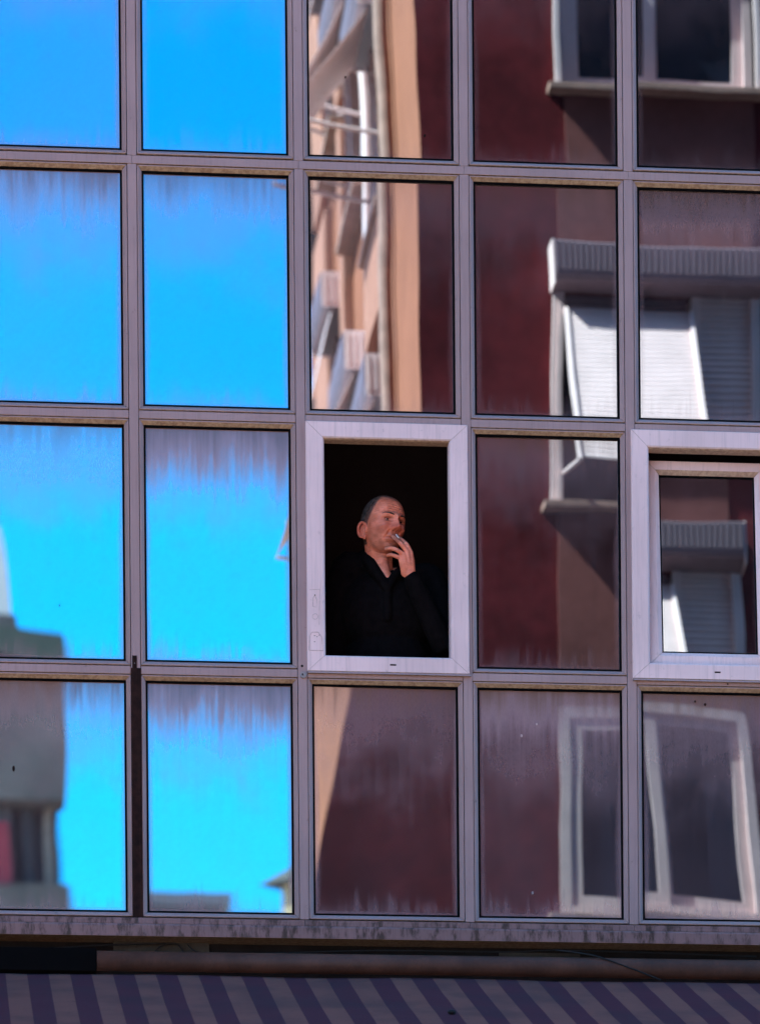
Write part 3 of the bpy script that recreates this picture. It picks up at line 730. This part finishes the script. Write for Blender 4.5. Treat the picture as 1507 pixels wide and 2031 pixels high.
hs_ = empty('eaved_house', (6, -46, 0)); tag(hs_, 'cream house with dark eaves, mirrored low in the pane left of the open window', 'building')
a = V(508, 1728, 49); tp = V(545, 1640, 49)
_hm = Matrix.Translation((a.x + 4.62, -49.0, 0)) @ Matrix.Rotation(math.radians(45), 4, 'Z')
hfn = lambda p: _hm @ p
MB(hfn).box((-3, -3, 0), (3, 3, a.z - 0.1)).build('wall', MT['cream'], hs_)
MB(hfn).add([(-3.27, -3.27, a.z - .25), (3.27, -3.27, a.z - .25), (3.27, 3.27, a.z - .25), (-3.27, 3.27, a.z - .25), (-2.6, -2.6, a.z + .35), (2.6, -2.6, a.z + .35), (2.6, 2.6, a.z + .35), (-2.6, 2.6, a.z + .35)],
            [(3, 2, 1, 0), (0, 1, 5, 4), (1, 2, 6, 5), (2, 3, 7, 6), (3, 0, 4, 7), (4, 5, 6, 7)]).build('eave', MT['eave'], hs_)
MB(hfn).box((-2.5, -2.5, a.z + .351), (2.5, 2.5, tp.z)).build('upper_wall', MT['cream'], hs_)
MB(hfn).add([(-2.8, -2.8, tp.z + .001), (2.8, -2.8, tp.z + .001), (2.8, 2.8, tp.z + .001), (-2.8, 2.8, tp.z + .001), (0, 0, tp.z + 1.2)], [(3, 2, 1, 0), (0, 1, 4), (1, 2, 4), (2, 3, 4), (3, 0, 4)]).build('roof', MT['tile'], hs_)
lb = empty('low_block', (0, -75, 0)); tag(lb, 'low purple-grey roof line mirrored at the foot of the sky', 'building')
a, b = V(280, 1800, 75), V(440, 1800, 75)
MB().box((a.x, -85, 0), (b.x, -75, a.z)).build('wall', MT['concrete'], lb)
MB().box((a.x - .2, -85.2, a.z + .001), (b.x + .2, -74.8, a.z + .3)).build('roof', MT['boxgrey'], lb)
# unseen wing placed on our side of the street to keep the sun off the awning
nb = empty('shade_wing', (-12, -2, 0)); tag(nb, 'tall plain wing placed out of frame to the left to shade the awning', 'building')
MB().box((-16, -5.5, 0), (-7, 9, 22)).build('wall', MT['concrete'], nb)
MB().box((-16.2, -5.7, 22.001), (-6.8, 9.2, 22.3)).build('roof', MT['boxgrey'], nb)
#<P>
# ------------------------------------------------------------------ the man at the open window
def skin_material():
    m, n, o = M_('weathered_skin')
    p = N(n, 'ShaderNodeBsdfPrincipled'); p.inputs['Roughness'].default_value = 0.52; p.inputs['Specular IOR Level'].default_value = 0.35
    c = coords(n)
    a = noise(n, c, 26, 5); b = noise(n, coords(n, (30, 30, 120)), 1.0, 4); f = noise(n, c, 300, 3)
    cc = mixc(n, mapr(n, a, 0.3, 0.7), (0.68, 0.180, 0.098), (0.90, 0.290, 0.180))
    cc = mixc(n, mth(n, 'MULTIPLY', mapr(n, b, 0.5, 0.72), 0.30), cc, (0.34, 0.07, 0.038))
    for nm_, colr in (('ruddy', (0.50, 0.085, 0.050)), ('stubble', (0.17, 0.070, 0.052)), ('lip_and_crease', (0.22, 0.045, 0.035)), ('crease_shade', (0.16, 0.035, 0.022)), ('scalp', (0.045, 0.030, 0.028))):
        at = n.nodes.new('ShaderNodeAttribute'); at.attribute_name = nm_
        cc = mixc(n, at.outputs['Fac'], cc, colr if nm_ != 'scalp' else mixc(n, mapr(n, noise(n, coords(n, (1, 1, 1)), 240, 3), 0.38, 0.66), colr, (0.17, 0.115, 0.10)))
    n.links.new(cc, p.inputs['Base Color'])
    n.links.new(bump(n, mth(n, 'ADD', b, mth(n, 'MULTIPLY', f, 0.4)), 0.6, 0.005), p.inputs['Normal'])
    p.inputs['Subsurface Weight'].default_value = 0.08; p.inputs['Subsurface Radius'].default_value = (0.012, 0.004, 0.002); p.inputs['Subsurface Scale'].default_value = 0.5
    n.links.new(p.outputs[0], o.inputs[0]); return m
MT['skin'] = skin_material()
MT['hair'] = plain('greying_hair', (0.085, 0.058, 0.052), 0.9, 0.85, 60, bmp=0.8, bdist=0.004)
MT['knit'] = plain('black_knit', (0.0046, 0.0034, 0.0038), 0.95, 0.4, 40, spec=0.05, bmp=0.4, bdist=0.002)
MT['trouser'] = plain('dark_trousers', (0.012, 0.012, 0.016), 0.9, 0.3, 30, spec=0.1)
MT['shoe'] = plain('black_leather', (0.01, 0.009, 0.008), 0.4, 0.2, 20)
MT['eyewhite'] = plain('eye_white', (0.34, 0.20, 0.16), 0.25, 0.1, 20, spec=0.5, bmp=0)
MT['iris'] = plain('dark_iris', (0.012, 0.008, 0.006), 0.15, 0.1, 20, spec=0.6, bmp=0)
MT['paper'] = plain('cigarette_paper', (0.88, 0.72, 0.64), 0.8, 0.05, 90)
MT['ash'] = plain('cigarette_ash', (0.62, 0.48, 0.42), 0.95, 0.4, 300)

HC = un(759, 1043, 0.27)
HS = 1.05
HR = Matrix.Rotation(math.radians(27), 3, 'Z') @ Matrix.Rotation(math.radians(3), 3, 'X') @ Matrix.Rotation(math.radians(4), 3, 'Y')
FEAT = [(0, .016, .0080, .016, .0100), (0, -.008, .0095, .014, .0170), (0, -.022, .0120, .0085, .0170), (.0145, -.026, .0060, .0060, .0100), (-.0145, -.026, .0060, .0060, .0100),
        (.0075, -.0335, .0035, .0030, -.0080), (-.0075, -.0335, .0035, .0030, -.0080), (0, .027, .014, .008, .0050),
        (0, -.0535, .0190, .0040, .0065), (0, -.0650, .0170, .0045, .0075), (0, -.0590, .0230, .0020, -.0080), (0, -.094, .0190, .0140, .0125), (0, -.0770, .0180, .0055, -.0060)]
for q_, z_ in enumerate((.047, .057, .067, .077)):
    FEAT += [(.004 * (-1) ** q_, z_, .034, .0020, -.0022), (0, z_ + .005, .036, .0026, .0012)]
for s_ in (-1, 1):
    FEAT += [(s_ * .032, .0310, .0190, .0055, .0065), (s_ * .0315, .0120, .0140, .0085, -.0110), (s_ * .0320, .0205, .0120, .0028, .0045), (s_ * .0320, .0020, .0130, .0030, .0040), (s_ * .0340, -.0045, .0110, .0025, -.0022),
             (s_ * .047, -.017, .0150, .0120, .0070), (s_ * .040, -.046, .0100, .0140, .0040), (s_ * .006, .0310, .0022, .0085, -.0042), (s_ * .054, .012, .0050, .0030, -.0024), (s_ * .056, .004, .0050, .0026, -.0022), (s_ * .051, -.064, .0100, .0180, -.0045)]
    for k_ in range(5):
        FEAT.append((s_ * (.0190 + .0032 * k_), -.030 - .0075 * k_, .0034, .0058, -.0036))
        FEAT.append((s_ * (.0370 + .0030 * k_), -.030 - .0090 * k_, .0036, .0070, -.0016))
FDZ = -.010                                        # whole face sits a little low on the skull
FEAT = [(f[0], f[1] + FDZ, *f[2:]) for f in FEAT]
def head_pt(d):
    x, y, z = d
    q4 = (abs(x) ** 2.5 + abs(y) ** 2.5 + abs(z) ** 2.5) ** (-1 / 2.5)
    X, Y, Z = .0785 * x * q4, .0985 * y * q4, .116 * z * q4
    if z < 0:
        k = -z
        X *= 1 - .27 * k ** 1.7
        Y *= (1 - .42 * k) if y > 0 else (1 - .06 * k * k)
    else:
        X *= 1 - .05 * z; Y *= 1 + .03 * z * (1 if y > 0 else -1)
    if y < 0.05:
        wgt = min(1.0, (0.05 - y) / 0.35)
        for (x0, z0, sx, sz, a) in FEAT:
            g = math.exp(-((X - x0) / sx) ** 2 * .5 - ((Z - z0) / sz) ** 2 * .5)
            Y -= 1.2 * a * g * wgt
    return Vector((X, Y, Z))
def hw(p): return HC + HR @ Vector(p) * HS
def head_grid(mb, off=0.0, keep=None, nu=140, nv=110):
    vs_ = []; fs = []
    for j in range(nv + 1):
        ph = math.pi * j / nv
        for i in range(nu):
            th = 2 * math.pi * i / nu
            d = Vector((math.sin(ph) * math.cos(th), math.sin(ph) * math.sin(th), math.cos(ph)))
            vs_.append(hw(head_pt(d) + d * off))
    for j in range(nv):
        for i in range(nu):
            if keep:
                ph = math.pi * (j + .5) / nv; th = 2 * math.pi * (i + .5) / nu
                if not keep(Vector((math.sin(ph) * math.cos(th), math.sin(ph) * math.sin(th), math.cos(ph)))): continue
            fs.append((j * nu + i, (j + 1) * nu + i, (j + 1) * nu + (i + 1) % nu, j * nu + (i + 1) % nu))
    mb.add(vs_, fs)
def chain(mb, pts, rs, n=14):
    P = [Vector(p) for p in pts]; Q = []; R = []
    for i in range(len(P) - 1):
        for k in range(5):
            t = k / 5; p0, p1, p2, p3 = P[max(i - 1, 0)], P[i], P[i + 1], P[min(i + 2, len(P) - 1)]
            Q.append(0.5 * ((2 * p1) + (p2 - p0) * t + (2 * p0 - 5 * p1 + 4 * p2 - p3) * t * t + (3 * p1 - p0 - 3 * p2 + p3) * t ** 3)); R.append(rs[i] + (rs[i + 1] - rs[i]) * t)
    Q.append(P[-1]); R.append(rs[-1])
    mb.tube(Q, R, n); mb.ball(Q[0], R[0], n, 8); mb.ball(Q[-1], R[-1], n, 8)
def remeshed(mb, name, mat, parent, voxel, smooth=4, sub=0):
    me = mb.mesh(name); tmp = bpy.data.objects.new(name + '_raw', me); col.objects.link(tmp)
    r = tmp.modifiers.new('r', 'REMESH'); r.mode = 'VOXEL'; r.voxel_size = voxel; r.use_smooth_shade = True
    s = tmp.modifiers.new('s', 'SMOOTH'); s.factor = 0.5; s.iterations = smooth
    dg = bpy.context.evaluated_depsgraph_get(); dg.update()
    nm = bpy.data.meshes.new_from_object(tmp.evaluated_get(dg)); nm.name = name
    bpy.data.objects.remove(tmp)
    for p_ in nm.polygons: p_.use_smooth = True
    nm.materials.clear()
    return link(name, nm, mat, parent)

man = empty('person', (0.10, 0.34, 5.90))
tag(man, 'man in black sweater smoking at the open window, head turned and hand at mouth', 'person')
b = MB()
head_grid(b)
for s in (-1, 1):                                   # ears
    er = HR @ Matrix.Rotation(math.radians(s * -28), 3, 'Z') @ Matrix.Rotation(math.radians(-8), 3, 'X')
    ec = hw((s * .083, .018, -.036))
    b.ball(ec + er @ Vector((-s * .006, 0, 0)), 1.0, 16, 12, (.006, .018, .031), er)
    ring = []
    for k in range(15):
        t = -0.55 * math.pi + k / 14 * 1.55 * math.pi
        ring.append(ec + er @ Vector((s * .006, .019 * math.cos(t), .032 * math.sin(t) + .003)))
    b.tube(ring, [.0052 + .0014 * math.sin(k / 14 * math.pi) for k in range(15)], 8)
    b.ball(ec + er @ Vector((s * .002, -.008, -.029)), 1.0, 10, 8, (.006, .009, .011), er)
    b.ball(ec + er @ Vector((s * .004, -.016, -.003)), 1.0, 10, 8, (.006, .006, .010), er)
# neck and upper chest
chain(b, [hw((0, .030, -.055)), un(752, 1112, .325), un(757, 1150, .345)], [.060, .058, .050])
chain(b, [hw((.026, .010, -.060)), un(757, 1118, .285), un(765, 1148, .262)], [.030, .032, .028])
chain(b, [hw((-.034, .024, -.05)), un(748, 1112, .290), un(764, 1150, .262)], [.020, .018, .016])
# torso, arms and legs under the clothes
b.ball(un(765, 1225, .35), 1.0, 24, 16, (.175, .095, .19)); b.ball(un(766, 1345, .36), 1.0, 24, 16, (.155, .10, .25))
SHL, SHR = un(683, 1142, .375), un(858, 1160, .320)
ELL, ELR = un(663, 1300, .375), un(884, 1285, .215)
WRL, WRR = un(676, 1420, .31), un(811, 1138, .142)
chain(b, [un(745, 1175, .38), SHL, ELL, WRL], [.035, .040, .034, .026])
chain(b, [un(785, 1150, .35), SHR, ELR, un(838, 1195, .165), WRR], [.05, .048, .036, .030, .024])
b.ball(un(678, 1450, .29), 1.0, 14, 10, (.020, .036, .050))
# raised hand
KN = [un(814, 1096, .137), un(807, 1094, .128), un(800, 1100, .124), un(794.5, 1107, .127)]
for k, a in enumerate(KN):
    wst = WRR + Vector(((1.2 - k) * .009, 0.0, .004))
    chain(b, [wst, (wst + a) * .5 + Vector((0, -.004, 0)), a], [.019, .0155, .0112], 10)
FG = [[KN[0], un(807, 1081.5, .133), un(799.5, 1073.5, .142), un(793.5, 1068, .151)],
      [KN[1], un(796, 1080, .123), un(786, 1070.5, .133), un(778.5, 1064.5, .147)],
      [KN[2], un(787, 1091, .117), un(775, 1087.5, .130), un(764.5, 1088.5, .146)],
      [KN[3], un(783, 1102.5, .122), un(774.5, 1100.5, .135), un(768, 1102, .150)]]
for g, (r0, r1) in zip(FG, ((.0098, .0068), (.0100, .0070), (.0094, .0066), (.0085, .0058))):
    chain(b, g, [r0 + .0006, r0, (r0 + r1) / 2 + .0006, r1], 10)
chain(b, [WRR + Vector((.006, .018, .02)), un(817, 1112, .172), un(811, 1097, .190), un(803, 1090, .192)], [.015, .0125, .0105, .008], 10)
body = remeshed(b, 'body', MT['skin'], man, 0.0021, 1)
#skin colouring: ruddy patches, stubble, lips, scalp hair; shade painted in eye sockets, nostrils, mouth
HRI = HR.inverted()
def g2(x, z, x0, z0, sx, sz): return math.exp(-((x - x0) / sx) ** 2 * .5 - ((z - z0) / sz) ** 2 * .5)
for k in ('ruddy', 'stubble', 'lip_and_crease', 'crease_shade', 'scalp'): body.data.attributes.new(k, 'FLOAT', 'POINT')
att = {k: body.data.attributes[k] for k in ('ruddy', 'stubble', 'lip_and_crease', 'crease_shade', 'scalp')}
for vi, vv in enumerate(body.data.vertices):
    p_ = HRI @ (vv.co - HC) / HS
    if p_.length > .19: continue
    x, y, z = p_; zh = z; z = z - FDZ; ax = abs(x); nz_ = mnoise.noise(p_ * 60)
    fr_ = 1.0 if y < -.02 else max(0.0, 1 - (y + .02) / .03)
    att['ruddy'].data[vi].value = min(.75, fr_ * (.75 * g2(x, z, 0, -.018, .015, .014) + .5 * g2(ax, z, .045, -.022, .018, .014)) + (.45 if ax > .082 else 0))
    att['stubble'].data[vi].value = max(0.0, min(.55, (.50 + .25 * nz_) * fr_ * max(g2(x, z, 0, -.044, .022, .006), min(1, max(0, (-.058 - z) / .022)) * (1 if z > -.125 else 0), g2(ax, z, .058, -.055, .014, .03) * .8)))
    att['lip_and_crease'].data[vi].value = min(.8, fr_ * (.55 * g2(x, z, 0, -.059, .019, .0065) + .6 * g2(x, z, 0, -.0590, .022, .0022)))  # lip colour plus a painted dark line between the lips
    att['crease_shade'].data[vi].value = min(.80, fr_ * (.75 * g2(ax, z, .0315, .0175, .0125, .0028) + .30 * g2(ax, z, .0320, .0100, .0150, .0110) + .45 * g2(ax, z, .030, .0035, .011, .0022) + .55 * g2(ax, z, .0070, -.0330, .0032, .0030)))  # dark sockets, lid creases and nostrils: shade painted into the skin
    if zh > -.08 and ax < .079:
        z = zh
        az = math.degrees(math.atan2(ax, -y)); hl = .093 if az < 50 else .093 - (az - 50) / 38 * .105
        m_ = (z - hl) / .014 + nz_ * .5
        if az > 92: m_ = max(m_, (z + .045) / .02 + nz_ * .4)
        att['scalp'].data[vi].value = max(0.0, min(.93, m_ * .5 + .4))
# eyes
for s in (-1, 1):
    x0, z0 = s * .0315, .0115 + FDZ
    best = None
    for i in range(-40, 41):
        for j in range(-30, 31):
            d = Vector((i * .02, -1, j * .015)).normalized(); hp = head_pt(d)
            e_ = (hp.x - x0) ** 2 + (hp.z - z0) ** 2
            if best is None or e_ < best[0]: best = (e_, hp.y)
    ey = MB().ball(hw((x0, best[1] + .0078, z0)), .0108, 16, 12).build('eye', MT['eyewhite'], man, smooth=True)
    MB().tube([hw((x0 + .0125 * math.cos(t), best[1] - .0030 + .0042 * abs(math.cos(t)), z0 + .0012 + .0052 * math.sin(t))) for t in [i * math.pi / 8 for i in range(9)]], .0014, 6).build('lash_line', MT['iris'], ey)
    MB().ball(hw((x0 + .0015, best[1] - .0018, z0 + .0010)), 1.0, 12, 8, (.0056, .0022, .0050), HR).build('iris', MT['iris'], ey, smooth=True)
# brows and short hair round a receding hairline
hm = MB()
def keep_hair(d):
    jit = mnoise.noise(d * 16) * .10; az = math.degrees(math.atan2(abs(d.x), -d.y)) + jit * 40; el = d.z + jit
    line = 0.97 if az < 62 else 0.97 - (az - 62) / 40 * 0.95
    low = -0.55 if az > 112 else (-0.12 if az > 98 else -0.02)
    if az < 92: return el > max(line, .30)
    return el > low and (el > line or az > 112)
head_grid(hm, 0.0022, keep_hair)
ho = hm.build('hair', MT['hair'], man, smooth=True); so = ho.modifiers.new('thickness', 'SOLIDIFY'); so.thickness = 0.003; so.offset = 0
for s in (-1, 1):
    pts = []
    for k in range(7):
        x0 = s * (.014 + k * .0062); z0 = .0300 + FDZ + .0045 * math.sin(k / 6 * math.pi * .8) - (.003 if k == 6 else 0)
        d = Vector((x0 / .0765, -math.sqrt(max(0, 1 - (x0 / .0765) ** 2 - (z0 / .12) ** 2)), z0 / .12)); pts.append(hw(head_pt(d.normalized())))
    MB().tube(pts, [.0022, .0032, .0034, .0032, .0028, .0022, .0012], 8).build('eyebrow', MT['hair'], man, smooth=True)
# sweater
k_ = MB()
k_.ball(un(766, 1222, .355), 1.0, 28, 18, (.212, .125, .20)); k_.ball(un(768, 1345, .36), 1.0, 28, 18, (.195, .130, .27))
chain(k_, [un(734, 1124, .375), un(706, 1130, .372), SHL, ELL, WRL], [.062, .070, .074, .058, .044])
chain(k_, [un(795, 1148, .372), un(828, 1146, .350), SHR, ELR, un(842, 1200, .170), un(818, 1150, .148)], [.045, .058, .068, .056, .046, .0375])
chain(k_, [un(722, 1098, .365), un(728, 1108, .315), un(742, 1130, .262), un(757, 1150, .238), un(767.5, 1168, .228)], [.020, .027, .026, .022, .018])
chain(k_, [un(800, 1120, .345), un(799, 1128, .300), un(787, 1138, .262), un(777, 1150, .244), un(768.5, 1168, .228)], [.016, .020, .020, .019, .018])
chain(k_, [un(722, 1098, .365), un(748, 1102, .420), un(785, 1112, .400), un(800, 1120, .345)], [.018, .024, .022, .018])
chain(k_, [un(768, 1172, .236), un(768, 1225, .235)], [.02, .02])
remeshed(k_, 'sweater', MT['knit'], man, 0.0045, 6)
t_ = MB()
t_.ball((.105, .36, 6.72), 1.0, 20, 14, (.175, .125, .14))
for s in (-1, 1):
    chain(t_, [Vector((.105 + s * .085, .36, 6.75)), Vector((.105 + s * .10, .345, 6.36)), Vector((.105 + s * .105, .375, 5.99))], [.095, .072, .062])
remeshed(t_, 'trousers', MT['trouser'], man, 0.007, 4)
for s in (-1, 1):
    MB().ball((.105 + s * .112, .33, 5.945), 1.0, 18, 12, (.045, .135, .045)).build('shoe', MT['shoe'], man, smooth=True)
cg0, cg1 = un(786, 1061, .172), un(790.5, 1066.5, .112)
cig = MB().tube([cg0, cg0 + (cg1 - cg0) * .9], .0040, 12).build('cigarette', MT['paper'], None, smooth=False)
tag(cig, 'white cigarette between the fingers at the man\'s lips', 'cigarette')
MB().tube([cg0 + (cg1 - cg0) * .9, cg1], [.0039, .0032], 12).build('ash_tip', MT['ash'], cig)
#</P>

sc.render.engine = 'CYCLES'
